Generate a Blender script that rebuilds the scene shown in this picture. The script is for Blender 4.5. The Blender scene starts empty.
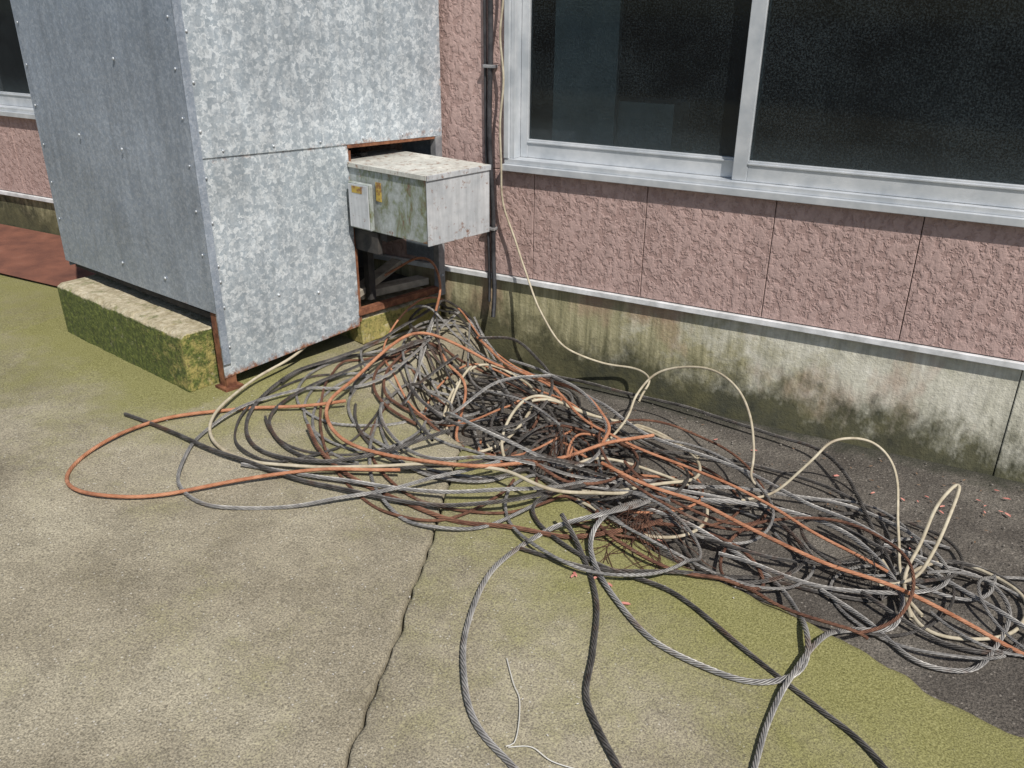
import bpy, bmesh, math, random
import numpy as np
from mathutils import Vector, Matrix, noise as mn
random.seed(7); rng=np.random.default_rng(23)
S=bpy.context.scene
try:
    S.view_settings.view_transform='Standard'; S.view_settings.look='None'; S.view_settings.exposure=0
except Exception: pass

# ------------------------------------------------------------ node helpers
def M(name):
    m=bpy.data.materials.new(name); m.use_nodes=True
    nt=m.node_tree; b=nt.nodes['Principled BSDF']; return m,nt,b
def inp(nt,sock,v):
    if isinstance(v,bpy.types.NodeSocket): nt.links.new(v,sock)
    else:
        if hasattr(sock.default_value,'__len__') and not isinstance(v,(int,float)) and len(v)==3 and len(sock.default_value)==4: v=(*v,1)
        sock.default_value=v
def coord(nt,kind='Object',scale=None,rot=None):
    t=nt.nodes.new('ShaderNodeTexCoord').outputs[kind]
    if scale or rot:
        mp=nt.nodes.new('ShaderNodeMapping'); nt.links.new(t,mp.inputs[0])
        if scale: mp.inputs['Scale'].default_value=scale
        if rot: mp.inputs['Rotation'].default_value=rot
        t=mp.outputs[0]
    return t
def noi(nt,vec,scale,detail=3,rough=.55,dist=0):
    n=nt.nodes.new('ShaderNodeTexNoise'); nt.links.new(vec,n.inputs['Vector'])
    n.inputs['Scale'].default_value=scale; n.inputs['Detail'].default_value=min(detail,4)
    n.inputs['Roughness'].default_value=rough; n.inputs['Distortion'].default_value=dist
    return n.outputs[0]
def vor(nt,vec,scale,out='Distance',feature='F1',rnd=1):
    n=nt.nodes.new('ShaderNodeTexVoronoi'); n.feature=feature; nt.links.new(vec,n.inputs['Vector'])
    n.inputs['Scale'].default_value=scale; n.inputs['Randomness'].default_value=rnd
    return n.outputs[out]
def ramp(nt,fac,stops,interp='LINEAR'):
    r=nt.nodes.new('ShaderNodeValToRGB'); r.color_ramp.interpolation=interp; nt.links.new(fac,r.inputs[0])
    e=r.color_ramp.elements
    while len(e)<len(stops): e.new(.5)
    for k,(p,c) in enumerate(stops):
        e[k].position=p; e[k].color=(c,c,c,1) if isinstance(c,(int,float)) else (*c,1)
    return r.outputs[0]
def mix(nt,fac,a,b,mode='MIX'):
    n=nt.nodes.new('ShaderNodeMix'); n.data_type='RGBA'; n.blend_type=mode
    inp(nt,n.inputs[0],fac); inp(nt,n.inputs[6],a); inp(nt,n.inputs[7],b); return n.outputs[2]
def mth(nt,op,a,b=0,clamp=False):
    n=nt.nodes.new('ShaderNodeMath'); n.operation=op; n.use_clamp=clamp
    inp(nt,n.inputs[0],a); inp(nt,n.inputs[1],b); return n.outputs[0]
def cen(nt,s,k): return mth(nt,'MULTIPLY',mth(nt,'SUBTRACT',s,.5),k)
def bump(nt,b,h,strength=.5,dist=.01,prev=None):
    n=nt.nodes.new('ShaderNodeBump'); n.inputs['Strength'].default_value=strength; n.inputs['Distance'].default_value=dist
    nt.links.new(h,n.inputs['Height'])
    if prev: nt.links.new(prev,n.inputs['Normal'])
    nt.links.new(n.outputs[0],b.inputs['Normal']); return n.outputs[0]
def sep(nt,vec):
    n=nt.nodes.new('ShaderNodeSeparateXYZ'); nt.links.new(vec,n.inputs[0]); return n.outputs
def attr(nt,name):
    n=nt.nodes.new('ShaderNodeAttribute'); n.attribute_name=name; return n.outputs['Fac']

# ------------------------------------------------------------ materials
def mat_concrete():
    m,nt,b=M('weathered_concrete'); v=coord(nt)
    base=ramp(nt,noi(nt,v,2.0,3,.6),[(.3,(.20,.175,.125)),(.5,(.29,.258,.19)),(.72,(.37,.335,.25))])
    fine=noi(nt,v,230,2,.75); blot=noi(nt,v,14,3,.65)
    base=mix(nt,.85,base,ramp(nt,fine,[(.32,.35),(.5,.9),(.68,1.5)]),'MULTIPLY')
    base=mix(nt,.45,base,ramp(nt,blot,[(.3,.65),(.6,1.1)]),'MULTIPLY')
    n=nt.nodes.new('ShaderNodeTexVoronoi'); nt.links.new(v,n.inputs['Vector']); n.inputs['Scale'].default_value=110
    sp=n.outputs['Distance']; spc=n.outputs['Color']
    base=mix(nt,ramp(nt,sp,[(.12,.75),(.32,0)]),base,ramp(nt,sep(nt,spc)[0],[(0,(.09,.08,.06)),(.5,(.26,.235,.18)),(.85,(.36,.33,.26)),(.98,(.60,.58,.53))]))
    at=attr(nt,'moss')
    f=mth(nt,'ADD',at,cen(nt,noi(nt,v,3.6,4,.75),1.5))
    f=mth(nt,'ADD',f,cen(nt,fine,1.0))
    mf=ramp(nt,f,[(.22,0),(.7,.6),(1.1,.88)])
    mc=ramp(nt,fine,[(.3,(.095,.092,.026)),(.5,(.20,.195,.065)),(.72,(.32,.31,.13))])
    col=mix(nt,mf,base,mc)
    d=mth(nt,'ADD',attr(nt,'dirt_shade'),cen(nt,blot,.9))
    col=mix(nt,ramp(nt,d,[(.4,0),(.85,.8)]),col,(.07,.058,.04))
    inp(nt,b.inputs['Base Color'],col); b.inputs['Roughness'].default_value=.95
    b.inputs['Specular IOR Level'].default_value=.2
    h=mth(nt,'ADD',mth(nt,'MULTIPLY',fine,.7),mth(nt,'MULTIPLY',sp,-.4))
    bump(nt,b,h,.8,.005); return m
def mat_strip():
    m,nt,b=M('dark_gritty_asphalt'); v=coord(nt)
    base=ramp(nt,noi(nt,v,4,3,.65),[(.3,(.055,.047,.039)),(.5,(.095,.084,.071)),(.7,(.155,.14,.118))])
    fine=noi(nt,v,190,2,.7)
    base=mix(nt,.85,base,ramp(nt,fine,[(.3,.25),(.5,.9),(.7,1.8)]),'MULTIPLY')
    n=nt.nodes.new('ShaderNodeTexVoronoi'); nt.links.new(v,n.inputs['Vector']); n.inputs['Scale'].default_value=85
    sp=n.outputs['Distance']; spc=sep(nt,n.outputs['Color'])[1]
    base=mix(nt,ramp(nt,sp,[(.15,.75),(.35,0)]),base,ramp(nt,spc,[(0,(.04,.035,.03)),(.7,(.14,.125,.11)),(1,(.34,.31,.27))]))
    wy=sep(nt,v)[1]
    mo=mth(nt,'ADD',mth(nt,'MULTIPLY',mth(nt,'SUBTRACT',wy,2.85),4),mth(nt,'SUBTRACT',noi(nt,v,12,3,.7),.4))
    base=mix(nt,ramp(nt,mo,[(.45,0),(.9,.85)]),base,(.026,.028,.016))
    inp(nt,b.inputs['Base Color'],base); b.inputs['Roughness'].default_value=.9
    bump(nt,b,mth(nt,'ADD',fine,mth(nt,'MULTIPLY',sp,-.6)),.9,.006); return m
def mat_redfloor():
    m,nt,b=M('red_oxide_floor'); v=coord(nt)
    c=ramp(nt,noi(nt,v,5,4,.65),[(.3,(.10,.04,.028)),(.6,(.2,.08,.05)),(.8,(.26,.15,.11))])
    inp(nt,b.inputs['Base Color'],c); b.inputs['Roughness'].default_value=.85
    bump(nt,b,noi(nt,v,120,3),.5,.004); return m
def mat_siding():
    m,nt,b=M('textured_pink_siding'); v=coord(nt)
    a=noi(nt,coord(nt,'Object',(1.15,1,.9)),40,3,.6,.35); p=ramp(nt,a,[(.40,0),(.5,.7),(.66,1)])
    a2=noi(nt,v,140,2,.7,.3); big=noi(nt,v,3,3,.6)
    c=mix(nt,p,(.365,.248,.222),(.45,.32,.29))
    c=mix(nt,.4,c,ramp(nt,big,[(.3,.82),(.7,1.08)]),'MULTIPLY')
    c=mix(nt,.5,c,ramp(nt,noi(nt,coord(nt,'Object',(9,9,.8)),4,3,.6),[(.3,.76),(.6,1.05)]),'MULTIPLY')
    c=mix(nt,.35,c,ramp(nt,a2,[(.3,.75),(.7,1.2)]),'MULTIPLY')
    inp(nt,b.inputs['Base Color'],c); b.inputs['Roughness'].default_value=.75
    n1=bump(nt,b,p,.85,.0034); bump(nt,b,a2,.45,.002,n1); return m
def mat_foundation():
    m,nt,b=M('stained_foundation_concrete'); v=coord(nt); x,y,z=sep(nt,v)
    n=noi(nt,v,6,4,.75); base=ramp(nt,noi(nt,v,11,4,.65),[(.3,(.47,.455,.36)),(.55,(.62,.60,.50)),(.75,(.72,.70,.61))])
    strk=noi(nt,coord(nt,'Object',(14,14,1.2)),3,4,.7)
    base=mix(nt,.6,base,ramp(nt,strk,[(.32,.55),(.6,1.05)]),'MULTIPLY')
    gx=mth(nt,'MULTIPLY',mth(nt,'ADD',x,.20),-.75)
    f=mth(nt,'ADD',gx,cen(nt,n,2.6))
    base=mix(nt,ramp(nt,f,[(.02,0),(.7,.85)]),base,ramp(nt,strk,[(.3,(.12,.115,.045)),(.5,(.27,.245,.12)),(.7,(.42,.38,.22))]))
    base=mix(nt,ramp(nt,mth(nt,'ADD',noi(nt,coord(nt,'Object',(1,1,.6)),3.1,4,.6),mth(nt,'MULTIPLY',z,.15)),[(.57,0),(.68,.6)]),base,(.36,.22,.16))
    lo=mth(nt,'ADD',mth(nt,'MULTIPLY',z,4.6),cen(nt,noi(nt,coord(nt,'Object',(1,1,.6)),9,4,.8),2.3))
    lo=mth(nt,'ADD',lo,mth(nt,'MULTIPLY',x,.22))
    base=mix(nt,ramp(nt,lo,[(.3,.95),(.62,.6),(1,0)]),base,ramp(nt,n,[(.35,(.022,.025,.011)),(.65,(.10,.095,.045))]))
    inp(nt,b.inputs['Base Color'],base); b.inputs['Roughness'].default_value=.9
    bump(nt,b,mth(nt,'ADD',noi(nt,v,90,2,.7),n),.5,.005); return m
def mat_simple(name,c1,c2,rough=.5,metal=0,scale=20,bs=.2,bd=.002):
    m,nt,b=M(name); v=coord(nt)
    c=mix(nt,ramp(nt,noi(nt,v,scale,3,.65),[(.35,0),(.65,1)]),c1,c2)
    inp(nt,b.inputs['Base Color'],c); b.inputs['Roughness'].default_value=rough; b.inputs['Metallic'].default_value=metal
    bump(nt,b,noi(nt,coord(nt),scale*3,2),bs,bd); return m
def mat_galv(name,scale,lo,hi,metal=.4):
    m,nt,b=M(name); v0=coord(nt)
    nv=nt.nodes.new('ShaderNodeTexNoise'); nt.links.new(v0,nv.inputs['Vector']); nv.inputs['Scale'].default_value=scale*1.1; nv.inputs['Detail'].default_value=2
    va=nt.nodes.new('ShaderNodeVectorMath'); va.operation='MULTIPLY_ADD'
    nt.links.new(nv.outputs['Color'],va.inputs[0]); va.inputs[1].default_value=(1.6/scale,)*3; nt.links.new(v0,va.inputs[2]); v=va.outputs[0]
    r,g,bb=sep(nt,vor(nt,v,scale,'Color')); r2=sep(nt,vor(nt,v,scale*2.3,'Color'))[0]
    k=mth(nt,'ADD',mth(nt,'MULTIPLY',r,.55),mth(nt,'MULTIPLY',r2,.45))
    c=ramp(nt,k,[(.2,lo),(.55,tuple(a*.6+q*.4 for a,q in zip(lo,hi))),(.8,hi)])
    big=noi(nt,v0,2.5,4,.65); c=mix(nt,.8,c,ramp(nt,big,[(.3,.72),(.7,1.12)]),'MULTIPLY')
    st=noi(nt,coord(nt,'Object',(10,10,.6)),3,3,.6); c=mix(nt,.6,c,ramp(nt,st,[(.35,.78),(.6,1.03)]),'MULTIPLY')
    n18=noi(nt,v0,18,4,.78)
    rr=mth(nt,'ADD',attr(nt,'rust'),cen(nt,n18,1.6))
    rm=ramp(nt,rr,[(.55,0),(.85,.95)])
    c=mix(nt,rm,c,mix(nt,r2,(.12,.035,.015),(.33,.15,.07)))
    inp(nt,b.inputs['Base Color'],c)
    inp(nt,b.inputs['Metallic'],mth(nt,'MULTIPLY',mth(nt,'SUBTRACT',1,rm),metal))
    inp(nt,b.inputs['Roughness'],ramp(nt,g,[(0,.32),(1,.55)]))
    bump(nt,b,noi(nt,v0,1.8,2,.4),.5,.03); return m
def mat_mossblock(name):
    m,nt,b=M(name); v=coord(nt); geo=nt.nodes.new('ShaderNodeNewGeometry'); nx,_,nz=sep(nt,geo.outputs['Normal'])
    n=noi(nt,v,16,4,.75); ox,_,_=sep(nt,v)
    con=ramp(nt,noi(nt,v,45,4,.7),[(.3,(.24,.20,.12)),(.55,(.42,.37,.26)),(.75,(.55,.50,.39))])
    gr=ramp(nt,noi(nt,v,60,3,.7),[(.3,(.03,.045,.008)),(.5,(.08,.105,.018)),(.72,(.18,.205,.045))])
    ye=mth(nt,'ADD',cen(nt,noi(nt,v,22,4,.8),3.0),mth(nt,'MULTIPLY',mth(nt,'ADD',ox,2.62),1.3))
    gr=mix(nt,ramp(nt,mth(nt,'MINIMUM',ye,.75),[(.30,0),(.75,.85)]),gr,(.36,.30,.10))
    gr=mix(nt,ramp(nt,noi(nt,v,38,4,.8),[(.55,0),(.68,.7)]),gr,(.05,.04,.02))
    f=mth(nt,'ADD',mth(nt,'MULTIPLY',nz,-1.0),cen(nt,n,1.8))
    c=mix(nt,ramp(nt,mth(nt,'ADD',f,.5),[(0.0,0.0),(.3,.97)]),con,gr)
    c=mix(nt,ramp(nt,n,[(.52,0),(.66,.7)]),c,gr)
    inp(nt,b.inputs['Base Color'],c); b.inputs['Roughness'].default_value=.95
    bump(nt,b,mth(nt,'ADD',n,noi(nt,v,120,2,.7)),.8,.006); return m
def mat_peel():
    m,nt,b=M('weathered_galvanised_green'); v=coord(nt); x,y,z=sep(nt,v)
    n=noi(nt,coord(nt,'Object',(1,1,.55)),14,4,.76,.3)
    c=ramp(nt,n,[(.38,(.42,.45,.45)),(.48,(.30,.33,.31)),(.55,(.19,.22,.14)),(.60,(.15,.14,.07)),(.66,(.15,.06,.03))])
    c=mix(nt,ramp(nt,noi(nt,v,60,3,.7),[(.4,.0),(.7,.6)]),c,(.24,.255,.23))
    e=mth(nt,'ABSOLUTE',mth(nt,'SUBTRACT',z,.81)); 
    c=mix(nt,ramp(nt,mth(nt,'ADD',mth(nt,'MULTIPLY',e,5),cen(nt,noi(nt,v,22,4,.8),2.0)),[(.66,0),(.82,.9)]),c,mix(nt,n,(.10,.035,.016),(.30,.14,.06)))
    inp(nt,b.inputs['Base Color'],c); b.inputs['Roughness'].default_value=.55; b.inputs['Metallic'].default_value=.2
    bump(nt,b,noi(nt,v,40,3),.4,.003); return m
def mat_endface(name,c1,c2,lo=.60):
    m,nt,b=M(name); v=coord(nt); x,y,z=sep(nt,v)
    c=mix(nt,ramp(nt,noi(nt,v,9,4,.65),[(.35,0),(.7,1)]),c1,c2)
    c=mix(nt,.5,c,ramp(nt,noi(nt,coord(nt,'Object',(14,14,1)),4,3,.65),[(.35,.7),(.6,1.05)]),'MULTIPLY')
    e=mth(nt,'MULTIPLY',mth(nt,'ABSOLUTE',mth(nt,'SUBTRACT',z,.81)),.7)
    c=mix(nt,ramp(nt,mth(nt,'ADD',noi(nt,v,34,4,.8),e),[(lo+.03,0),(lo+.13,.85)]),c,(.2,.09,.045))
    inp(nt,b.inputs['Base Color'],c); b.inputs['Roughness'].default_value=.5; b.inputs['Metallic'].default_value=.2
    bump(nt,b,noi(nt,v,30,3),.25,.003); return m
def mat_glass():
    m,nt,b=M('dusty_window_glass'); out=nt.nodes['Material Output']
    v=coord(nt)
    tr=nt.nodes.new('ShaderNodeBsdfTransparent'); tr.inputs[0].default_value=(.34,.43,.46,1)
    gl=nt.nodes.new('ShaderNodeBsdfGlossy'); gl.inputs['Roughness'].default_value=.06; gl.inputs[0].default_value=(.9,.95,1,1)
    fr=nt.nodes.new('ShaderNodeFresnel'); fr.inputs[0].default_value=1.45
    mx=nt.nodes.new('ShaderNodeMixShader'); nt.links.new(fr.outputs[0],mx.inputs[0]); nt.links.new(tr.outputs[0],mx.inputs[1]); nt.links.new(gl.outputs[0],mx.inputs[2])
    b.inputs['Roughness'].default_value=.9; b.inputs['Base Color'].default_value=(.15,.20,.22,1)
    d=mth(nt,'MULTIPLY',noi(nt,coord(nt,'Object',(1,1,1),(0,.5,0)),3,4,.7),ramp(nt,noi(nt,v,170,2,.8),[(.4,.3),(.7,2.0)]))
    z=sep(nt,v)[2]; low=ramp(nt,mth(nt,'SUBTRACT',z,.98),[(0,.12),(.10,.02),(.4,0)])
    f=mth(nt,'ADD',ramp(nt,d,[(.28,.0),(.9,.13)]),low)
    m2=nt.nodes.new('ShaderNodeMixShader'); nt.links.new(f,m2.inputs[0]); nt.links.new(mx.outputs[0],m2.inputs[1]); nt.links.new(b.outputs[0],m2.inputs[2])
    nt.links.new(m2.outputs[0],out.inputs[0]); return m
def mat_cable(name,ca,cb,rust=None,rough=.5,metal=.4,strands=6,pitch=62,bstr=1.0,dirt_shade=.6,rlo=.52,rhi=.66,wide=.5):
    m,nt,b=M(name); uv=coord(nt,'UV'); u,vv,_=sep(nt,uv); v=coord(nt)
    ph=mth(nt,'ADD',mth(nt,'MULTIPLY',u,strands),mth(nt,'MULTIPLY',vv,pitch))
    w=mth(nt,'ABSOLUTE',mth(nt,'SINE',mth(nt,'MULTIPLY',ph,math.pi)))
    c=mix(nt,ramp(nt,noi(nt,v,22,3,.7),[(.35,0),(.65,1)]),ca,cb)
    if rust:
        c=mix(nt,ramp(nt,noi(nt,v,6,4,.75),[(rlo,0),(rhi,.9)]),c,rust)
    if dirt_shade: c=mix(nt,ramp(nt,w,[(.1,dirt_shade),(wide,0)]),c,(.03,.022,.016))  # darkens grooves between strands: shade painted into the colour, plus slight dirt
    inp(nt,b.inputs['Base Color'],c); b.inputs['Roughness'].default_value=rough; b.inputs['Metallic'].default_value=metal
    bump(nt,b,w if bstr>0 else noi(nt,v,160,2),bstr if bstr>0 else .3,.003 if bstr>0 else .001); return m

CON=mat_concrete(); STRIP=mat_strip(); RED=mat_redfloor(); SID=mat_siding(); FND=mat_foundation()
ALU=mat_simple('aluminium_frame',(.44,.47,.50),(.60,.62,.64),.42,.35,9,.1)
FLASH=mat_simple('white_flashing',(.50,.51,.51),(.75,.76,.77),.5,.1,14)
GALV=mat_galv('galvanised_spangle',62,(.40,.46,.51),(.78,.83,.86))
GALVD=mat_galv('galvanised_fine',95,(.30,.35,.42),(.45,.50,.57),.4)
MB=mat_mossblock('mossy_concrete')
PEEL=mat_peel(); ENDF=mat_endface('grey_painted_steel',(.42,.44,.46),(.62,.63,.64),.60); TOPF=mat_endface('bleached_steel',(.46,.46,.42),(.68,.67,.61),.60)
YEL=mat_endface('yellow_label_paint',(.42,.29,.05),(.58,.43,.10),.44)
RUST=mat_simple('rusted_steel',(.10,.035,.018),(.26,.11,.055),.85,.1,25,.8,.003)
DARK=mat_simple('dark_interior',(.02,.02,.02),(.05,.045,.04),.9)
BLK=mat_simple('black_conduit',(.015,.015,.018),(.05,.05,.055),.5)
GREYP=mat_simple('grey_conduit',(.16,.16,.17),(.28,.28,.28),.5)
WOOD=mat_simple('pale_board',(.4,.42,.42),(.55,.56,.56),.8,0,12)
SCRAP=mat_simple('dusty_scrap',(.18,.16,.13),(.34,.30,.24),.8,0,18)
BACK=mat_simple('wall_backing',(.05,.035,.03),(.08,.06,.05),.95)
GLASS=mat_glass()
ROOM=mat_simple('interior_grey',(.05,.065,.07),(.10,.12,.125),.9,0,3)
STEEL=mat_cable('steel_wire_rope',(.23,.225,.22),(.46,.445,.42),(.18,.10,.06),.48,.35,rlo=.58,rhi=.76)
DKST=mat_cable('dark_wire_rope',(.06,.056,.053),(.16,.15,.14),(.15,.075,.045),.5,.35,rlo=.55,rhi=.72)
RUSTC=mat_cable('orange_rusty_cable',(.32,.125,.06),(.48,.23,.13),(.15,.06,.035),.85,.0,bstr=.5,dirt_shade=.3,rlo=.56,rhi=.74)
RBRN=mat_cable('brown_rusty_rope',(.11,.045,.028),(.25,.12,.072),(.28,.2,.15),.85,.1,rlo=.6)
BEIGE=mat_cable('beige_sheathed_cable',(.33,.285,.20),(.48,.43,.325),(.18,.13,.085),.7,0,bstr=0,dirt_shade=0,rlo=.52,rhi=.74)

# ------------------------------------------------------------ mesh helpers
def link(o,parent=None):
    S.collection.objects.link(o)
    if parent: o.parent=parent
    return o
def empty(name,loc=(0,0,0)):
    e=bpy.data.objects.new(name,None); S.collection.objects.link(e); return e
def mesh(name,verts,faces,mat,parent=None,smooth=False,bevel=0):
    me=bpy.data.meshes.new(name); me.from_pydata([tuple(v) for v in verts],[],faces); me.update()
    me.materials.append(mat); o=bpy.data.objects.new(name,me); link(o,parent)
    if smooth: me.polygons.foreach_set('use_smooth',[True]*len(me.polygons))
    if bevel:
        md=o.modifiers.new('b','BEVEL'); md.width=bevel; md.segments=2; md.limit_method='ANGLE'
    return o
def prism(name,pts,z0,z1,mat,parent=None,bevel=0):
    n=len(pts)
    Z0=z0 if hasattr(z0,'__len__') else [z0]*n; Z1=z1 if hasattr(z1,'__len__') else [z1]*n
    v=[(p[0],p[1],Z0[i]) for i,p in enumerate(pts)]+[(p[0],p[1],Z1[i]) for i,p in enumerate(pts)]
    f=[list(range(n))[::-1],list(range(n,2*n))]+[[i,(i+1)%n,n+(i+1)%n,n+i] for i in range(n)]
    o=mesh(name,v,f,mat,parent,bevel=bevel)
    bm=bmesh.new(); bm.from_mesh(o.data); bmesh.ops.recalc_face_normals(bm,faces=bm.faces); bm.to_mesh(o.data); bm.free()
    return o
def bx(name,x0,x1,y0,y1,z0,z1,mat,parent=None,bevel=0):
    return prism(name,[(x0,y0),(x1,y0),(x1,y1),(x0,y1)],z0,z1,mat,parent,bevel)
def join(name,objs,parent=None):
    bm=bmesh.new(); mats=[]
    dg=bpy.context.evaluated_depsgraph_get()
    for o in objs:
        ev=o.evaluated_get(dg); me=bpy.data.meshes.new_from_object(ev)
        k0=len(bm.faces); bm.from_mesh(me); bm.faces.ensure_lookup_table()
        mt=o.data.materials[0]
        if mt not in mats: mats.append(mt)
        for f in bm.faces[k0:]: f.material_index=mats.index(mt)
    me=bpy.data.meshes.new(name); bm.to_mesh(me); bm.free()
    for mt in mats: me.materials.append(mt)
    for o in objs: bpy.data.objects.remove(o)
    return link(bpy.data.objects.new(name,me),parent)

# ------------------------------------------------------------ ground heights
def sstep(t): t=np.clip(t,0,1); return t*t*(3-2*t)
def gslab(x,y): return .2-.14*np.clip((x+2.2)/2.4,0,1)
def edged(x,y): return y-(1.73-(x-.35)*.2486)
def n2(x,y,sc,seed=0):
    x=np.asarray(x,float); y=np.asarray(y,float)
    return np.array([mn.noise((a*sc+seed,b*sc,seed*.37)) for a,b in zip(x.ravel(),y.ravel())]).reshape(x.shape)
def enoise(x,y): return .05*n2(x,y,3.5,2)+.02*n2(x,y,14,5)
def G(x,y):
    x=np.asarray(x,float); y=np.asarray(y,float)
    a=1-sstep((edged(x,y)+.03+enoise(x,y))/.13); b=1-sstep((x+1.80)/.12)
    return gslab(x,y)*np.maximum(a,b)
mesh('ground',[(-80,-80,-.1),(80,-80,-.1),(80,80,-.1),(-80,80,-.1)],[[0,1,2,3]],STRIP)
ys=np.concatenate([np.linspace(-6,.4,30),np.arange(.42,3.04,.0125),[3.046]])
def xc(y): 
    base=-.83-(y-.89)*.385
    w=np.array([mn.noise((0.0,q*4,3.3))*.025+mn.noise((5.0,q*25,1.3))*.009 for q in y])
    return base+w
XC=xc(ys)
def slab(name,side):
    if side>0: off=np.concatenate([[.0014,.005,.012],np.arange(.025,2.6,.02),np.linspace(2.65,8,20)])
    else: off=-np.concatenate([[.0014,.005,.012],np.arange(.025,3.6,.022),np.linspace(3.7,9,20)])
    X=XC[:,None]+off[None,:]; Y=np.repeat(ys[:,None],len(off),1)
    en=enoise(X,Y)
    a=sstep((edged(X,Y)+.03+en)/.13)
    drop=np.minimum(a,sstep((X+1.80)/.12))
    Z=gslab(X,Y)*(1-drop)-.04*drop
    Z=Z+n2(X,Y,1.7,1)*.006+n2(X,Y,9,4)*.0016
    Z[:,0]-=.03; Z[:,1]-=.002+.006*np.abs(n2(X[:,1],Y[:,1],30,9)); Z[:,2]-=.001
    nr,nc=X.shape
    V=np.stack([X,Y,Z],-1).reshape(-1,3)
    idx=np.arange(nr*nc).reshape(nr,nc)
    q=np.stack([idx[:-1,:-1],idx[:-1,1:],idx[1:,1:],idx[1:,:-1]],-1).reshape(-1,4)
    if side<0: q=q[:,::-1]
    me=bpy.data.meshes.new(name); me.from_pydata(V.tolist(),[],q.tolist()); me.materials.append(CON)
    me.polygons.foreach_set('use_smooth',[True]*len(me.polygons))
    ed=edged(X,Y)+en*1.5; moss=np.zeros_like(X)
    if side>0:
        moss=.46*np.exp(-(np.minimum(ed+.10,0)/.34)**2)+.42*np.exp(-(ed/1.0)**2)+.14*np.clip(X+.9,0,1)
        moss*=1-.5*sstep((ed-.02)/.08)
    else:
        moss=.60*sstep((Y-1.25)/.7)*sstep((-X-1.65)/.7)
        moss+=.42*np.exp(-((ed+.25)/.30)**2)
        bd=(Y-(1.893-(X+2.31)*.19)); moss+=.38*np.exp(-(bd/.16)**2)*(X<-2.2)*(X>-3.4)
        moss+=.12
    o1=np.abs(off)[None,:]
    dirt_shade=.25*sstep((ed+.12)/.2)+(.28*np.exp(-o1/.006)+.2*np.exp(-o1/.06))*np.ones_like(X)
    for nm,arr in (('moss',moss*(1-.6*np.exp(-o1/.09)) if side<0 else moss),('dirt_shade',dirt_shade)):
        at=me.attributes.new(nm,'FLOAT','POINT'); at.data.foreach_set('value',np.ascontiguousarray(arr,dtype=np.float32).ravel())
    link(bpy.data.objects.new(name,me))
slab('concrete_slab',-1); slab('concrete_slab.001',1)
def strip():
    xs=np.concatenate([np.arange(-2.0,1.6,.03),np.linspace(1.65,8,15)]); yy=np.arange(.2,3.075,.03)
    X,Y=np.meshgrid(xs,yy); Z=n2(X,Y,2.2,5)*.006+n2(X,Y,14,6)*.002-.002
    nr,nc=X.shape; idx=np.arange(nr*nc).reshape(nr,nc)
    q=np.stack([idx[:-1,:-1],idx[:-1,1:],idx[1:,1:],idx[1:,:-1]],-1).reshape(-1,4)
    mesh('asphalt_gutter_strip',np.stack([X,Y,Z],-1).reshape(-1,3),q.tolist(),STRIP,smooth=True)
strip()
mesh('red_painted_floor',[(-9,2.42,.214),(-3.45,2.42,.214),(-3.30,3.04,.214),(-9,3.04,.214)],[[0,1,2,3]],RED)

# ------------------------------------------------------------ building
BLD=empty('house_wall_building')
WY=3.038
seams=sorted([-.10-.472*k for k in range(-9,18)])
def panels(x0,x1,z0,z1,tag):
    cuts=[x0]+[s for s in seams if x0+.03<s<x1-.03]+[x1]; obs=[]
    for i,(a,b) in enumerate(zip(cuts[:-1],cuts[1:])):
        obs.append(bx('p',a+.0014,b-.0014,WY,WY+.02,z0,z1,SID,None,.002))
    join('siding_'+tag,obs,BLD)
panels(-8.5,4,.432,.866,'lower')
panels(-3.9,-1.648,.869,2.8,'between_windows')
bx('wall_above_left',-8.5,-3.903,WY,WY+.02,1.95,2.8,SID,BLD); bx('wall_above_right',-1.645,4,WY,WY+.02,1.95,2.8,SID,BLD)
bx('backing_low',-8.5,4,WY+.021,WY+.12,.43,.862,BACK,BLD); bx('backing_mid',-3.9,-1.65,WY+.021,WY+.12,.862,2.8,BACK,BLD)
bx('foundation_wall',-8.5,.283,WY+.012,WY+.14,-.15,.404,FND,BLD)
bx('foundation_pier',.2855,4,WY+.008,WY+.14,-.15,.404,FND,BLD,.003)
bx('base_flashing',-8.5,4,WY-.014,WY+.03,.4065,.4285,FLASH,BLD,.002)
bx('eave_slab',-8.5,4,WY+.03,WY+.9,2.801,2.95,BACK,BLD)
bx('room_back',-8.5,4,WY+1.6,WY+1.65,0,2.8,ROOM,BLD); bx('room_floor',-8.5,4,WY+.145,WY+1.598,.1,.15,ROOM,BLD)
bx('room_end',4.002,4.05,WY+.02,WY+1.6,0,2.8,ROOM,BLD); bx('room_end_left',-8.55,-8.502,WY+.02,WY+1.6,0,2.8,ROOM,BLD)
bx('room_ceiling',-8.5,4,WY+.03,WY+1.6,2.72,2.8,ROOM,BLD)
bx('room_partition',-3.4,-3.35,WY+.16,WY+1.58,.15,2.7,ROOM,BLD)
bx('stored_board',-1.50,-1.24,WY+.12,WY+.15,.7,2.1,WOOD,BLD)
bx('stored_carton',-1.42,-1.02,WY+.16,WY+.36,.8,1.14,WOOD,BLD)
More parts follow.
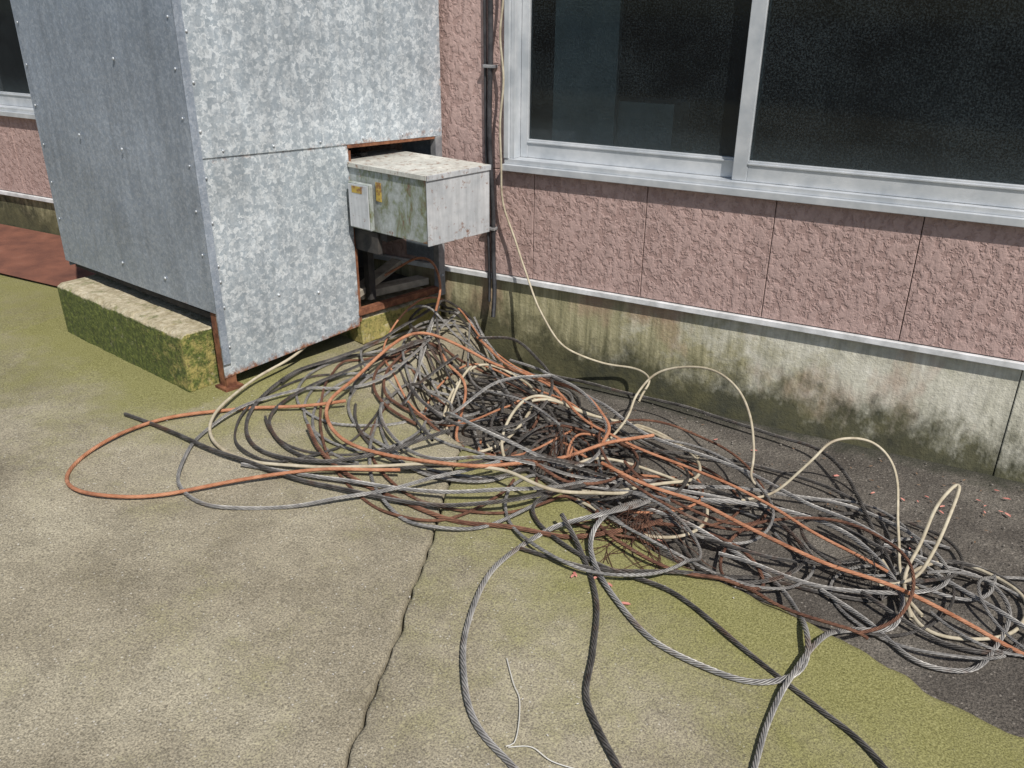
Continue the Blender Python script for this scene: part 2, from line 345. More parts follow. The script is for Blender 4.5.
def window(x0,x1,stiles,tag):
    z0=.8695; obs=[]
    a=lambda *k,bv=.002: obs.append(bx('f',*k,ALU,None,bv))
    a(x0,x1,WY-.034,WY+.10,z0,z0+.026); a(x0+.001,x1-.001,WY-.016,WY+.10,z0+.0262,z0+.046)
    a(x0,x0+.022,WY-.020,WY+.10,z0+.0465,1.95); a(x0+.0225,x0+.042,WY-.006,WY+.10,z0+.0465,1.92); a(x1-.04,x1,WY-.018,WY+.10,z0+.0465,1.95)
    a(x0+.022,x1-.04,WY-.018,WY+.10,1.92,1.95)
    xs=[x0+.043]+stiles+[x1-.041]
    gl=[]
    for i in range(len(xs)-1):
        l,r=xs[i],xs[i+1]; front=(i%2==1); y=WY+.006 if front else WY+.042
        L=l-.028 if i>0 else l; R=r+.028 if i<len(xs)-2 else r
        sw=.052 if i>0 else .032
        a(L,L+sw,y,y+.03,z0+.047,1.915); a(R-.045,R,y,y+.03,z0+.047,1.915)
        a(L+sw+.0003,R-.0453,y+.002,y+.028,z0+.047,z0+.118); a(L+sw+.0003,R-.0453,y+.002,y+.028,1.87,1.915)
        a(L+sw+.0003,R-.0453,y-.004,y+.0018,z0+.104,z0+.110,bv=.001)
        gl.append(mesh('g',[(L+sw,y+.014,z0+.115),(R-.045,y+.014,z0+.115),(R-.045,y+.014,1.872),(L+sw,y+.014,1.872)],[[0,1,2,3]],GLASS))
    join('window_frame_'+tag,obs,BLD); join('window_glass_'+tag,gl,BLD)
window(-1.645,2.2,[-.712,.55],'right'); window(-8.0,-3.902,[-6.2,-5.0],'left')

# ------------------------------------------------------------ galvanised cabinet
A=np.array([-2.2,1.97]);B=np.array([-1.92,3.0]);U=np.array([-.982,.19]);V=(B-A)/np.linalg.norm(B-A)
W=-U
def P(s,d): return A+V*s+W*d
CAB=empty('galvanised_sheet_metal_cabinet')
def sheet(name,s0,d0,s1,d1,z0,z1,mat,thick=.004,nx=24,nz=30,rustf=None,warp=.004,seed=0,parent=CAB):
    p0,p1=P(s0,d0),P(s1,d1); t=(p1-p0)/np.linalg.norm(p1-p0); n=np.array([t[1],-t[0]])
    vs=[];rv=[]
    for side in (0,1):
        for j in range(nz+1):
            for i in range(nx+1):
                a=i/nx;b=j/nz; q=p0+(p1-p0)*a; zz0=z0[0]+(z0[1]-z0[0])*a if hasattr(z0,'__len__') else z0
                zz1=z1[0]+(z1[1]-z1[0])*a if hasattr(z1,'__len__') else z1
                z=zz0+(zz1-zz0)*b; e=min(1,6*min(a,1-a,b,1-b)+.15)
                w=mn.noise((q[0]*2.2+seed,q[1]*2.2,z*1.8))*warp*e*2
                q=q+n*(w-(thick if side else 0)); vs.append((q[0],q[1],z)); rv.append(rustf(a,b,z) if rustf else 0)
    K=(nx+1)*(nz+1); f=[]
    for j in range(nz):
        for i in range(nx):
            k=j*(nx+1)+i; f.append([k,k+1,k+nx+2,k+nx+1]); f.append([K+k,K+k+nx+1,K+k+nx+2,K+k+1])
    ring=[i for i in range(nx+1)]+[j*(nx+1)+nx for j in range(1,nz+1)]+[nz*(nx+1)+i for i in range(nx-1,-1,-1)]+[j*(nx+1) for j in range(nz-1,0,-1)]
    for a_,b_ in zip(ring,ring[1:]+ring[:1]): f.append([a_,K+a_,K+b_,b_])
    o=mesh(name,vs,f,mat,parent)
    at=o.data.attributes.new('rust','FLOAT','POINT'); at.data.foreach_set('value',np.array(rv,dtype=np.float32))
    return o
def rf_up(a,b,z): return max(.8*max(0,1-abs(z-1.0)/.04)*(.55+.45*a),.5*max(0,1-(1-a)/.03))
def rf_lo(a,b,z): return max(.6*max(0,1-abs(z-1.0)/.035),.85*max(0,1-b/.08),.6*max(0,1-(1-a)/.04),.6*max(0,1-a/.04)*(z<.5))
sheet('side_panel_upper',0,0,1.067,0,(1.016,.985),(2.3,2.3),GALV,nx=30,nz=60,rustf=rf_up,warp=.004)
sheet('side_panel_lower',0.0,-.005,.603,-.005,(.245,.285),(1.03,1.012),GALV,nx=30,nz=40,rustf=rf_lo,warp=.003,seed=4)
sheet('front_panel',-.002,-1.10,-.002,-.001,(.475,.49),(2.3,2.3),GALVD,rustf=lambda a,b,z:.45*max(0,1-b/.03),warp=.005,seed=9)
sheet('back_panel',1.062,-1.10,1.062,-.01,.45,2.3,GALVD,nx=4,nz=4,warp=0)
sheet('far_side_panel',0.01,-1.10,1.06,-1.10,.45,2.3,GALVD,nx=4,nz=4,warp=0)
prism('roof_panel',[P(-.03,.03),P(1.09,.03),P(1.09,-1.13),P(-.03,-1.13)],2.302,2.33,GALVD,CAB)
prism('corner_angle_side',[P(-.004,.0045),P(-.004,.0025),P(.024,.0025),P(.024,.0045)],.30,2.3,GALVD,CAB)
prism('corner_leg',[P(.004,-.008),P(.044,-.008),P(.044,-.012),P(.008,-.012),P(.008,-.05),P(.004,-.05)],.2,.6,RUST,CAB)
prism('corner_leg_foot',[P(-.012,.008),P(.06,.008),P(.06,-.06),P(-.012,-.06)],.195,.207,RUST,CAB)
prism('rear_post',[P(1.032,.001),P(1.067,.001),P(1.067,-.03),P(1.032,-.03)],.31,.984,GREYP,CAB,.002)
prism('opening_lintel',[P(.60,-.002),P(1.03,-.002),P(1.03,-.02),P(.60,-.02)],[.985,.975,.975,.985],[1.012,.99,.99,1.012],RUST,CAB)
prism('opening_jamb',[P(.604,-.010),P(.618,-.010),P(.618,-.030),P(.604,-.030)],.30,.975,RUST,CAB)
prism('opening_rail',[P(.60,-.003),P(1.03,-.003),P(1.03,-.035),P(.60,-.035)],.325,.352,RUST,CAB,.003)
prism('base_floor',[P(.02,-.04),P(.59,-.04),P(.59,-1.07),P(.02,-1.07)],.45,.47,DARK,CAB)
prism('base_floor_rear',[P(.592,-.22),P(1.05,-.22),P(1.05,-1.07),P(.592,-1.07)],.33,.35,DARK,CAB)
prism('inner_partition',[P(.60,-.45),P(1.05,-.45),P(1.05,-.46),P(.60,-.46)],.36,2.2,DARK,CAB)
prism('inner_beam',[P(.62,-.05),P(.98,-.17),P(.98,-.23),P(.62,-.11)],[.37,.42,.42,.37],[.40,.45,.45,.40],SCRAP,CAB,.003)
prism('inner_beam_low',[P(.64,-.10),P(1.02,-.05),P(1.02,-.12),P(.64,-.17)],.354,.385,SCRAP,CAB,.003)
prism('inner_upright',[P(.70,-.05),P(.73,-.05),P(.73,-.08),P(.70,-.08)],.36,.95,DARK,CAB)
def rivets():
    bm=bmesh.new()
    def r(s,d,z,nv,rad=.0055):
        q=P(s,d); m=Matrix.Translation((q[0],q[1],z))@Vector((nv[0],nv[1],0)).to_track_quat('Z','Y').to_matrix().to_4x4()@Matrix.Diagonal((1,1,.6,1))
        bmesh.ops.create_uvsphere(bm,u_segments=10,v_segments=6,radius=rad,matrix=m)
    for z in np.arange(.36,2.2,.148):
        r(.030,.004 if z>1.01 else .0,z,W,.0045)
        if z>.52: r(-.005,-.03,z+.04,-V,.0045); r(-.005,-1.07,z,-V,.0045)
    for s in np.arange(.10,1.05,.19): r(s,.003,1.035-.03*s,W,.0045)
    for s,z in ((.03,.60),(.25,.50),(.42,.47)): r(s,-.001,z,W)
    for d,z in ((-.75,1.02),(-.45,1.0),(-.4,1.3),(-.6,.56),(-.3,.56)): r(-.006,d,z,-V,.006)
    for z in (.4,.55,.7,.85): r(1.05,.003,z,W)
    me=bpy.data.meshes.new('rivets'); bm.to_mesh(me); bm.free(); me.materials.append(ALU)
    me.polygons.foreach_set('use_smooth',[True]*len(me.polygons)); link(bpy.data.objects.new('rivets',me),CAB)
rivets()
def kerb(name,p0,dirv,length,depth,h,z0,mat,cham=.03):
    d=np.array(dirv)/np.linalg.norm(dirv); n=np.array([d[1],-d[0]])
    prof=[(0,0),(0,h*.5),(0,h-cham*.45),(-cham*.6,h),(-depth*.5,h),(-depth,h),(-depth,0)]
    nseg=60; vs=[]
    for i in range(nseg+1):
        q=np.array(p0)+d*length*i/nseg
        for k,(a,b) in enumerate(prof):
            j=.006*mn.noise((q[0]*11+k*3,q[1]*11,b*9))+.003*mn.noise((q[0]*60+k,q[1]*60,2))
            qq=q+n*(a+j); vs.append((qq[0],qq[1],z0+b+(j if 1<=k<=5 else 0)))
    m_=len(prof); f=[]
    for i in range(nseg):
        for k in range(m_):
            a=i*m_+k;b=i*m_+(k+1)%m_; f.append([a,b,b+m_,a+m_])
    f.append(list(range(m_))[::-1]); f.append([nseg*m_+k for k in range(m_)])
    o=mesh(name,vs,f,mat,bevel=.005)
    bm=bmesh.new(); bm.from_mesh(o.data); bmesh.ops.recalc_face_normals(bm,faces=bm.faces); bm.to_mesh(o.data); bm.free()
    return o
kerb('mossy_concrete_block',(-3.215,2.068),(.982,-.19),.925,.22,.22,.195,MB)
q=P(.62,-.02); kerb('mossy_concrete_block.001',tuple(q),tuple(V),.44,.25,.115,.195,MB,.02)
q=P(.85,-.95); kerb('mossy_concrete_block.002',tuple(q),tuple(W),.9,.2,.125,.195,MB)

# ------------------------------------------------------------ protruding metal box
MBX=empty('metal_junction_box')
s0,s1,D=.602,.905,.395; z0,z1=.690,.925
prism('body',[P(s0,-.15),P(s1,-.15),P(s1,D),P(s0,D)][::-1],z0,z1,PEEL,MBX,.004)
prism('end_plate',[P(s0-.003,D+.001),P(s1+.003,D+.001),P(s1+.003,D+.006),P(s0-.003,D+.006)],z0-.006,z1+.006,ENDF,MBX,.002)
prism('lid',[P(s0-.006,-.14),P(s1+.006,-.14),P(s1+.006,D+.0085),P(s0-.006,D+.0085)],z1+.0065,z1+.011,TOPF,MBX,.002)
prism('lid_lip_end',[P(s0-.006,D+.0087),P(s1+.006,D+.0087),P(s1+.006,D+.012),P(s0-.006,D+.012)],z1-.008,z1+.011,ENDF,MBX,.001)
prism('lid_lip_front',[P(s0-.0065,.0),P(s0-.0065,D+.0085),P(s0-.010,D+.0085),P(s0-.010,.0)],z1-.006,z1+.011,TOPF,MBX,.001)
prism('hinged_cover',[P(s0-.012,.02),P(s0-.012,.135),P(s0-.030,.135),P(s0-.030,.02)],.70,.872,PEEL,MBX,.003)
prism('cover_face',[P(s0-.0305,.025),P(s0-.0305,.13),P(s0-.034,.13),P(s0-.034,.025)],.705,.866,ENDF,MBX,.001)
prism('cover_sticker',[P(s0-.0342,.045),P(s0-.0342,.10),P(s0-.0352,.10),P(s0-.0352,.045)],.835,.860,YEL,MBX)
prism('label',[P(s0-.0045,.14),P(s0-.0045,.168),P(s0-.0015,.168),P(s0-.0015,.14)],.81,.88,YEL,MBX,.001)
prism('lower_bracket',[P(s0+.01,-.02),P(s0+.01,.12),P(s0+.03,.12),P(s0+.03,-.02)],.60,.685,DARK,MBX,.002)
prism('bottom_pan',[P(s0+.02,-.1),P(s1-.02,-.1),P(s1-.02,.16),P(s0+.02,.16)],.655,.688,DARK,MBX,.002)

# ------------------------------------------------------------ cables
def catmull(pts,ds):
    p=np.array(pts,float); p=np.vstack([2*p[0]-p[1],p,2*p[-1]-p[-2]]); out=[]
    for i in range(1,len(p)-2):
        a,b,c,d=p[i-1],p[i],p[i+1],p[i+2]; n=max(2,int(np.linalg.norm(c-b)/.01))
        t=np.linspace(0,1,n,endpoint=False)[:,None]
        out.append(.5*((2*b)+(-a+c)*t+(2*a-5*b+4*c-d)*t*t+(-a+3*b-3*c+d)*t**3))
    q=np.vstack(out+[p[-2][None]])
    L=np.concatenate([[0],np.cumsum(np.linalg.norm(np.diff(q,axis=0),axis=1))])
    s=np.arange(0,L[-1],ds); return np.stack([np.interp(s,L,q[:,k]) for k in range(q.shape[1])],1)
def smooth(q,k):
    if len(q)<2*k+3: return q
    ker=np.ones(2*k+1)/(2*k+1); o=q.copy()
    for c in range(q.shape[1]):
        o[:,c]=np.convolve(np.pad(q[:,c],k,'edge'),ker,'valid')
    o[0]=q[0];o[-1]=q[-1]; return o
groups={}
def tube(q,r,mat,ring=8,lobes=0,pitch=62):
    q=np.asarray(q); n=len(q)
    if n<3: return
    T=np.gradient(q,axis=0); T/=np.linalg.norm(T,axis=1)[:,None]+1e-9
    N=np.zeros_like(T); u=np.cross(T[0],[0,0,1.]); 
    if np.linalg.norm(u)<.1: u=np.cross(T[0],[1.,0,0])
    u/=np.linalg.norm(u)
    for i in range(n):
        u=u-T[i]*np.dot(u,T[i]); u/=np.linalg.norm(u); N[i]=u
    Bn=np.cross(T,N); ang=np.linspace(0,2*np.pi,ring+1)
    L=np.concatenate([[0],np.cumsum(np.linalg.norm(np.diff(q,axis=0),axis=1))])
    R=np.full((n,ring+1),r)
    if lobes:
        ph=lobes*ang[None,:]/2/np.pi+L[:,None]*pitch
        R=r*(.78+.28*np.abs(np.sin(np.pi*ph))**.8)
    pts=q[:,None,:]+R[:,:,None]*(np.cos(ang)[None,:,None]*N[:,None,:]+np.sin(ang)[None,:,None]*Bn[:,None,:])
    uv=np.stack([np.repeat((ang/2/np.pi)[None,:],n,0),np.repeat(L[:,None],ring+1,1)],-1)
    idx=np.arange(n*(ring+1)).reshape(n,ring+1)
    f=np.stack([idx[:-1,:-1],idx[1:,:-1],idx[1:,1:],idx[:-1,1:]],-1).reshape(-1,4)[:,::-1]
    groups.setdefault(mat.name,[mat,[],[],[],0]); g=groups[mat.name]
    g[1].append(pts.reshape(-1,3)); g[2].append(uv.reshape(-1,2)); g[3].append(f+g[4]); g[4]+=n*(ring+1)
def trace(xy,h,mat,r=.0055,ring=10,lobes=0,absz=False,lift=0,wob=.008):
    pts=[]
    for k,(x,y) in enumerate(xy):
        x/=100;y/=100; hh=h[k]/100
        pts.append((x,y,hh if absz else hh+float(G(x,y))+lift))
    ds=.0035 if lobes else .008
    q=catmull(pts,ds)
    sd=random.random()*50; k_=ds*5
    w=np.array([[mn.noise((i*k_+sd,0,k*7.)) for k in range(3)] for i in range(len(q))])
    q=q+w*wob
    gz=G(q[:,0],q[:,1])
    if not absz: q[:,2]=np.maximum(q[:,2],gz+r*.9)
    q=smooth(q,4)
    tube(q,r,mat,24 if lobes else ring,lobes)
def ps(s): return [tuple(map(float,a.split())) for a in s.split(';')]
TR=[
('-91 237;-94 249;-113 265;-148 270;-181 262;-181 220;-177 200;-161 187;-138 186;-112 192;-100 223;-89 237;-77 250',(13,15,17,17,10,6,5,4,5,8,12,14,14),RUSTC,.0062,0),
('-176 209;-188 199;-205 188;-221 167;-223 145;-216 129;-202 126;-186 137;-172 154;-155 170;-134 182',(4,2,1,1,1,1,1,1,2,3,4),RUSTC,.0058,0),
('-213 278;-214 258;-213 229;-214 204;-210 185;-201 170;-185 164;-165 168;-146 178;-128 188;-107 194;-87 194;-72 225',(22,14,6,3,2,2,1,2,3,5,7,7,6),BEIGE,.0054,0),
('-235 165;-213 164;-185 162;-158 164;-132 169;-113 175;-94 189;-86 225',(1,1,2,2,2,3,5,7),DKST,.006,6),
('-180 291;-178 231;-197 209;-204 187;-202 167;-193 150;-183 142;-170 141;-156 149;-141 162;-126 180;-109 199',(10,4,2,2,1,1,1,1,1,2,4,7),STEEL,.0052,6),
('-189 289;-196 250;-208 221;-203 195;-194 179;-180 171;-162 173;-145 187;-131 205',(12,5,2,2,1,1,2,4,8),DKST,.0060,6),
('-67 219;-72 191;-85 182;-89 159;-84 137;-75 121;-66 112;-55 107;-43 102',(8,6,1,1,1,1,1,1,1),STEEL,.0066,6),
('-82 186;-73 179;-61 162;-55 146;-51 133;-44 124;-36 116;-29 108',(5,1,1,1,1,1,1,1),DKST,.0066,6),
('-70 219;-72 192;-71 181;-60 168;-45 157;-29 154;-18 157;-11 166;-13 179;-23 203;-37 212;-53 216;-70 218',(7,5,2,1,1,1,1,2,2,2,3,5,6),STEEL,.0066,6),
('-88 197;-93 190;-85 182;-66 176;-46 176;-26 166;-8 157;4 151;13 143',(5,2,1,1,1,1,1,1,1),DKST,.0056,6),
('-14 124;-14 146;-13 160;-9 177;-3 195;6 201;7 213;0 226;-13 236;-31 237;-54 229',(1,1,2,2,2,2,3,4,5,6,7),STEEL,.0063,6),
('-87 171;-70 173;-56 179;-42 187;-29 206;-13 208;0 211;5 218',(1,1,1,1,1,1,1,2),DKST,.0052,6),
('-87 227;-72 223;-52 222;-32 216;-12 213;7 214;22 211;36 207;52 202',(12,11,10,9,7,5,3,1,1),RUSTC,.0062,0),
('0 227;8 214;15 205;27 208;35 217;37 230;29 238;18 240;9 227;7 217;13 210',(4,2,1,1,1,2,2,2,3,3,2),BEIGE,.005,0),
('1 216;9 220;12 227;15 242;16 252;15 253;11 242;9 233;7 222;10 206',(3,5,10,17,20,20,17,9,4,2),BEIGE,.005,0),
('-40 246;-43 246;-44 253;-48 261;-57 271;-71 278;-86 278;-91 272;-90 258;-92 238',(7,8,14,24,29,30,25,18,14,10),BEIGE,.0043,0),
('-43 236;-34 243;-26 251;-21 260;-12 266;-5 265;0 256;3 238;7 222;12 222',(6,8,17,22,22,18,12,7,3,2),BEIGE,.0045,0),
('-141 300;-112 300;-84 299;-50 293;-29 287;-15 269;-6 247;3 225;2 211',(4,3,3,3,4,5,4,3,2),DKST,.006,6),
('-13 208;0 201;13 192;24 194;29 204;33 221;27 235;14 235;-1 235',(2,1,1,1,1,2,2,3,4),STEEL,.0056,6),
('-16 240;5 233;20 240;33 237;40 224;33 207;20 202;8 205;-3 211',(5,3,2,2,1,1,1,2,3),DKST,.0056,6),
('-176 189;-164 180;-147 174;-128 172;-111 172;-94 178;-78 183;-67 192;-62 216',(3,2,1,1,1,1,1,2,4),RBRN,.0062,6),
('-179 161;-151 169;-124 177;-98 191;-85 222;-61 231;-37 238',(1,2,3,5,8,7,5),STEEL,.0056,6),
('-220 272;-208 283;-198 288;-188 285;-179 276;-178 270',(14,24,31,31,26,18),RUSTC,.0050,0),
('-178 262;-190 232;-196 205;-190 186;-172 176;-150 178;-126 190;-104 210;-84 226',(9,4,2,2,1,2,4,7,8),DKST,.0056,6),
('-182 275;-172 240;-165 215;-152 200;-130 193;-108 203;-92 222;-70 232',(12,6,3,3,4,6,8,7),STEEL,.0054,6),
('-60 236;-38 249;-12 254;8 246;18 230;8 216;-16 208;-42 208',(6,4,3,3,3,3,3,4),STEEL,.0054,6),
('-96 244;-70 262;-42 268;-14 262;0 244;-4 226;-24 214;-48 212',(6,3,2,2,3,4,4,5),DKST,.0054,6),
('-150 282;-128 276;-104 266;-80 256;-54 254;-30 246;-6 240;20 226;38 216',(15,15,13,10,8,7,5,3,2),STEEL,.0056,6),
('-168 286;-146 270;-120 262;-98 246;-72 240;-48 238;-20 228;4 222',(20,19,16,14,12,10,7,4),RUSTC,.0050,0),
('-104 236;-88 216;-66 200;-44 196;-26 204;-20 220;-36 236;-62 240',(8,6,3,2,3,4,5,6),DKST,.0054,6),
('-166 284;-150 286;-132 276;-120 256;-124 234;-142 222;-160 226;-170 246;-166 268',(21,22,19,16,13,10,10,14,19),DKST,.0056,6),
('-128 268;-108 262;-92 244;-94 222;-114 210;-136 214;-148 234;-142 256;-124 266',(20,17,14,11,9,9,12,17,20),STEEL,.0054,6),
]
for s,h,m,r,lb in TR: trace(ps(s),h,m,r,10,lb)
trace([(-167,300),(-164,300),(-165,300),(-162,300),(-153,298),(-141,292),(-131,294),(-116,300),(-102,300),(-93,291),(-92,276)],
      (260,149,100,70,50.5,33,20,14,14,14,12),BEIGE,.0043,absz=True,wob=.014)
spn=np.array([(-1.82,2.80),(-1.60,2.70),(-1.34,2.54),(-1.08,2.42),(-.86,2.33),(-.62,2.27),(-.38,2.24),(-.1,2.26),(.16,2.24)])
sph=np.array([.20,.19,.15,.11,.09,.07,.05,.045,.035])
spd=catmull(np.c_[spn,sph],.03)
def heap(x,y):
    d=np.hypot(x[:,None]-spd[None,:,0],y[:,None]-spd[None,:,1])
    w=np.exp(-(d/.19)**2)*spd[None,:,2]; return w.max(1)
palette=[(STEEL,.42),(DKST,.36),(RBRN,.11),(BEIGE,.04),(RUSTC,.07)]
def pick(): 
    t=rng.random();a=0
    for m,w in palette:
        a+=w
        if t<a: return m
    return STEEL
def settle(xy,layer,r,m,wz=.012,extra=None):
    n=len(xy); sd=rng.random()*99
    lay=np.clip(layer+.45*np.array([mn.noise((i*.02+sd,3,1)) for i in range(n)]),0,1.2)
    wv=np.array([abs(mn.noise((i*.035+sd,9,4))) for i in range(n)])
    g=G(xy[:,0],xy[:,1]); gs=smooth(g[:,None],14)[:,0]; g=np.maximum(g,gs)
    z=g+r+lay*heap(xy[:,0],xy[:,1])+wz*wv*2
    if extra is not None: z=z+extra
    q=np.c_[xy,z]; q=smooth(q,4)
    tube(q,r,m,8,0)
def wobxy(q,amp,fr=.02):
    sd=rng.random()*99
    w=np.array([[mn.noise((i*fr+sd,k*5.,2)) for k in range(2)] for i in range(len(q))]); return q+w*amp
def clampwall(q): q[:,1]=np.minimum(q[:,1],3.0); return q
def outside_cab(q):
    rel=q-A; s=rel@V
    nrm=np.array([V[1],-V[0]]); dd=rel@nrm
    m=(s>0)&(s<1.15)&(dd<.03); q=q.copy(); q[m]+=nrm[None,:]*(.03-dd[m])[:,None]; return q
def coil(cx,cy,rx,asp,rot,turn,m,layer,r,spiral=.0,wob=.07,tilt=0.):
    ry=rx*asp; t0=rng.random()*6.28; t1=t0+turn
    n=max(20,int(turn*rx/.012)); t=np.linspace(t0,t1,n); k=1+spiral*(t-t0)
    x=rx*k*np.cos(t);y=ry*k*np.sin(t); c,s=math.cos(rot),math.sin(rot)
    q=np.c_[cx+c*x-s*y,cy+s*x+c*y]; q=wobxy(q,wob,.012); q=outside_cab(clampwall(q)); q=smooth(q,4)
    ph=rng.random()*6.28; ex=tilt*(.5+.5*np.sin(t+ph))
    settle(q,layer,r,m,extra=ex)
rr_=lambda: rng.uniform(.0040,.0056)
for k in range(20):   # strands running down the heap, fanning out
    a=int(rng.integers(0,20)) if k<15 else int(rng.integers(15,32)); b=int(min(len(spd)-1,a+rng.integers(16,36)))
    sp=spd[a:b:7,:2].copy(); 
    if len(sp)<3: continue
    off=rng.normal(0,.08); T=np.gradient(sp,axis=0); T/=np.linalg.norm(T,axis=1)[:,None]; Nn=np.c_[-T[:,1],T[:,0]]
    off=off+np.cumsum(rng.normal(0,.11,len(sp))); sp=sp+Nn*off[:,None]
    q=catmull(sp,.012); q=wobxy(q,.05)
    q=outside_cab(clampwall(q)); q=smooth(q,3)
    settle(q,rng.random()*1.05,rr_(),pick())
for k in range(18):   # loops heaped beside the cabinet and along the ridge
    i=int(len(spd)*rng.random()**1.5*.8); cx,cy=spd[i,:2]+rng.normal(0,.09,2)
    coil(cx,cy,rng.uniform(.15,.38),rng.uniform(.65,1.0),rng.normal(-.4,.6),rng.uniform(5,9),pick(),rng.random(),rr_(),rng.normal(0,.02),tilt=max(0,rng.normal(.03,.05)))
for k in range(7):   # broad flat loops left of the heap
    coil(-1.42+rng.normal(0,.10),2.22+rng.normal(0,.07),rng.uniform(.36,.58),rng.uniform(.55,.8),rng.normal(-.75,.3),rng.uniform(4.5,6.5),pick(),rng.random()*.6,rr_(),tilt=max(0,rng.normal(.0,.03)))
for k in range(5):
    coil(-1.76+rng.normal(0,.08),2.2+rng.normal(0,.1),rng.uniform(.26,.40),rng.uniform(.65,.95),rng.normal(2.0,.4),rng.uniform(5,7),pick(),rng.random()*.6,rr_())
for k in range(7):   # right end
    coil(.04+rng.normal(0,.17),2.25+rng.normal(0,.10),rng.uniform(.14,.30),rng.uniform(.65,.95),rng.normal(-.1,.5),rng.uniform(5,8),pick(),rng.random(),rr_(),tilt=max(0,rng.normal(.0,.04)))
for k in range(8):   # middle bulk
    coil(-.50+rng.normal(0,.20),2.23+rng.normal(0,.13),rng.uniform(.20,.42),rng.uniform(.6,.9),rng.normal(-.15,.4),rng.uniform(5,7.5),pick(),rng.random(),rr_(),tilt=max(0,rng.normal(.0,.04)))
def fray(cx,cy,n,L,m,z0=.0,sp=.02):
    for k in range(n):
        a=rng.uniform(-2.6,-.5) if rng.random()<.8 else rng.random()*6.3; p=[np.array([cx+rng.normal(0,sp),cy+rng.normal(0,sp),z0+rng.uniform(.01,.05)])]
        for j in range(5):
            a+=rng.normal(0,.45); st=L/5*rng.uniform(.6,1.2); p.append(p[-1]+np.array([math.cos(a)*st,math.sin(a)*st,rng.normal(0,.008)-z0*.18]))
        q=catmull(p,.008); q[:,2]=np.maximum(q[:,2],G(q[:,0],q[:,1])+.002); tube(q,.0011,m,5)
fray(-.63,2.0,34,.24,RBRN,.13); fray(-1.02,2.28,14,.12,RBRN,.16); fray(-.05,2.2,12,.1,DKST,.04)
PILE=empty('wire_cable_pile')
for nm,(mat,vs,uvs,fs,_) in groups.items():
    V_=np.concatenate(vs); F_=np.concatenate(fs); UV_=np.concatenate(uvs)
    me=bpy.data.meshes.new(nm); me.vertices.add(len(V_)); me.vertices.foreach_set('co',V_.ravel().astype(np.float32))
    me.loops.add(len(F_)*4); me.loops.foreach_set('vertex_index',F_.ravel().astype(np.int32))
    me.polygons.add(len(F_)); me.polygons.foreach_set('loop_start',np.arange(0,len(F_)*4,4,dtype=np.int32))
    me.polygons.foreach_set('use_smooth',np.ones(len(F_),dtype=bool))
    uvl=me.uv_layers.new(name='UVMap'); uvl.data.foreach_set('uv',UV_[F_.ravel()].ravel().astype(np.float32))
    me.update(calc_edges=True); me.materials.append(mat); me.validate()
    link(bpy.data.objects.new(nm+'_strands',me),PILE)
groups.clear()

# ------------------------------------------------------------ conduits on the wall
def pipe_obj(name,pts,r,mat,parent=None):
    q=catmull(pts,.02); tube(q,r,mat,12); _,vs,uvs,fs,_n=groups.pop(mat.name)
    return mesh(name,vs[0],fs[0].tolist(),mat,parent,smooth=True)
CD=empty('electrical_conduit')
pipe_obj('black_pipe',[(-1.715,3.022,2.75),(-1.712,3.022,1.9),(-1.703,3.020,1.4),(-1.709,3.02,1.0),(-1.693,3.02,.7),(-1.69,3.018,.5),(-1.675,3.0,.36),(-1.66,2.96,.25)],.0095,BLK,CD)
pipe_obj('thin_pipe',[(-1.738,3.028,2.75),(-1.733,3.028,1.4),(-1.727,3.028,.8),(-1.712,3.022,.45),(-1.70,3.0,.3)],.006,BLK,CD)
for z in (.62,1.25,1.9): bx('pipe_clip',-1.732,-1.68,WY-.032,WY-.002,z,z+.012,GREYP,CD,.002)

# ------------------------------------------------------------ debris
def flakes(name,n,fx,size,mat,asp=1.5):
    vs=[];f=[]
    for i in range(n):
        x,y=fx(); z=float(G(x,y))+.0065; a=rng.random()*6.28; s=size*rng.uniform(.5,1.5); c_,s_=math.cos(a),math.sin(a)
        k=len(vs)
        for (u,v,w) in ((-1,-.0,0),(-.3,-.55,.1),(.6,-.45,.2),(1,0,.05),(.5,.5,.25),(-.4,.45,.1)):
            u*=asp*s;v*=s; vs.append((x+c_*u-s_*v,y+s_*u+c_*v,z+w*s*rng.uniform(.5,1.5)))
        f.append([k,k+1,k+2,k+3,k+4,k+5])
    mesh(name,vs,f,mat)
LEAF=mat_simple('pink_dry_leaf',(.42,.13,.11),(.60,.28,.22),.7,0,30); WHT=mat_simple('pale_chips',(.45,.43,.4),(.6,.58,.55),.8); 
BLF=mat_simple('brown_leaf',(.12,.07,.04),(.25,.16,.1),.8,0,30)
cl=[(.28,2.80),(.31,2.86),(.24,2.76),(.12,2.48),(-.12,2.78),(-.5,2.85),(-.64,2.13),(-.66,1.7),(.5,2.6),(.05,2.7)]
flakes('fallen_leaves',34,lambda:(lambda c:(c[0]+rng.normal(0,.05),c[1]+rng.normal(0,.035)))(cl[int(rng.integers(len(cl)))]),.0065,LEAF,1.6)
flakes('leaf_litter',130,lambda:(rng.uniform(-1.6,.9),rng.uniform(2.3,3.0)),.004,BLF,1.6)
flakes('pale_chips',150,lambda:(rng.uniform(-2.3,-.3),rng.uniform(.8,2.0)),.0018,WHT,1.3)
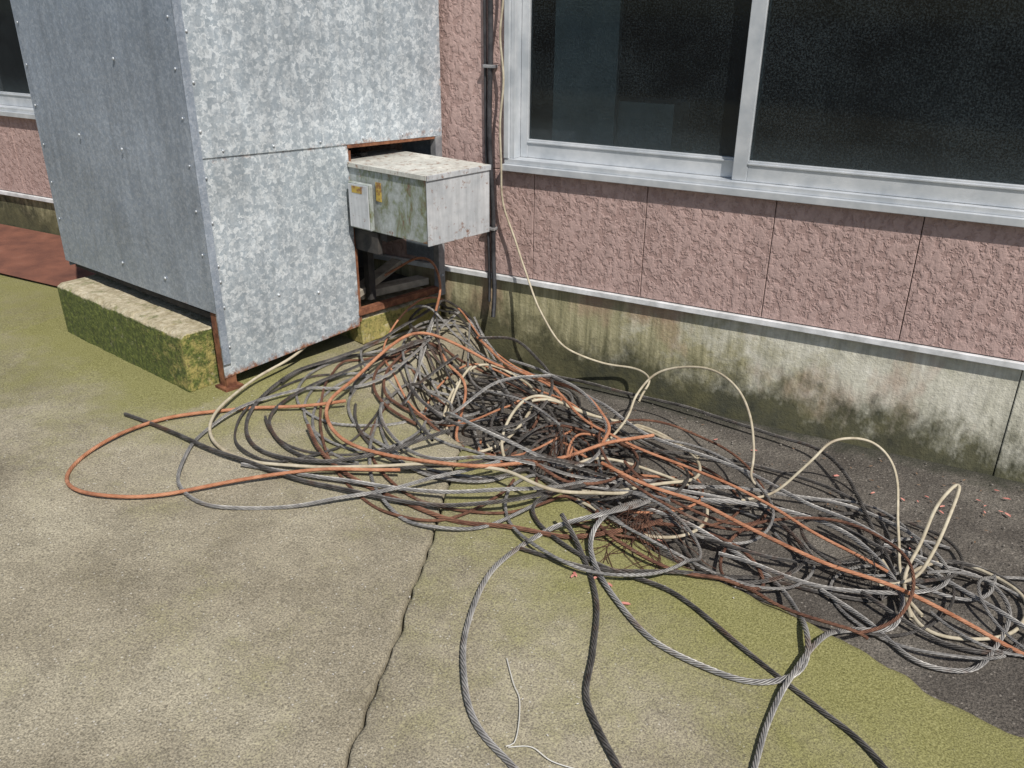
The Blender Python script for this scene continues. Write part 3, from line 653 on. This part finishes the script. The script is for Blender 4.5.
def pebbles():
    bm=bmesh.new()
    for i in range(500):
        x=rng.uniform(-1.6,1.0); y=rng.uniform(2.2,3.02)
        if edged(x,y)<.1: continue
        s=rng.uniform(.0015,.005); m=Matrix.Translation((x,y,.002+s*.3))@Matrix.Rotation(rng.random()*6,4,'Z')@Matrix.Diagonal((s,s*.7,s*.6,1))
        bmesh.ops.create_icosphere(bm,subdivisions=1,radius=1,matrix=m)
    me=bpy.data.meshes.new('gravel'); bm.to_mesh(me); bm.free(); me.materials.append(mat_simple('gravel_stone',(.10,.09,.08),(.26,.24,.21),.9,0,25))
    link(bpy.data.objects.new('gravel',me))
pebbles()
STR=mat_simple('white_string',(.5,.5,.47),(.62,.6,.56),.8)
for pts in ([(-.71,1.33),(-.66,1.27),(-.63,1.24),(-.60,1.18),(-.585,1.13),(-.60,1.11)],[(-.59,1.115),(-.55,1.14),(-.50,1.13),(-.44,1.14)]):
    q=catmull([(x,y,float(G(x,y))+.008) for x,y in pts],.01); tube(q,.0011,STR,6)
_,vs,uvs,fs,_n=groups.pop(STR.name); mesh('loose_string',np.concatenate(vs),np.concatenate(fs).tolist(),STR,smooth=True)

# ------------------------------------------------------------ light
sv=Vector((.52,-.38,.77)).normalized(); el=math.asin(sv.z); az=math.atan2(sv.x,sv.y)
w=bpy.data.worlds.new('World'); S.world=w; w.use_nodes=True; nt=w.node_tree
sky=nt.nodes.new('ShaderNodeTexSky'); sky.sky_type='NISHITA'; sky.sun_disc=False; sky.sun_elevation=el; sky.sun_rotation=az
bg=nt.nodes['Background']; nt.links.new(sky.outputs[0],bg.inputs[0]); bg.inputs[1].default_value=.085
sl=bpy.data.lights.new('sun','SUN'); sl.energy=4.9; sl.angle=math.radians(.55); sl.color=(1,.95,.88)
so=bpy.data.objects.new('sun',sl); S.collection.objects.link(so); so.rotation_euler=sv.to_track_quat('Z','Y').to_euler(); so.location=(3,-3,6)

# ------------------------------------------------------------ camera
f,th,yaw,roll=848.886,.42818,.48655,.00983
Fd=Vector((-math.sin(yaw)*math.cos(th),math.cos(yaw)*math.cos(th),-math.sin(th)))
R0=Vector((math.cos(yaw),math.sin(yaw),0)); U0=Vector((-math.sin(yaw)*math.sin(th),math.cos(yaw)*math.sin(th),math.cos(th)))
Rr=R0*math.cos(roll)+U0*math.sin(roll); Uu=-R0*math.sin(roll)+U0*math.cos(roll)
cam=bpy.data.cameras.new('camera'); cam.sensor_width=36; cam.lens=f/1024*36; cam.clip_end=500; cam.clip_start=.02
co=bpy.data.objects.new('camera',cam); S.collection.objects.link(co)
mt=Matrix((( Rr.x,Uu.x,-Fd.x,0),(Rr.y,Uu.y,-Fd.y,0),(Rr.z,Uu.z,-Fd.z,1.5),(0,0,0,1))); co.matrix_world=mt
S.camera=co
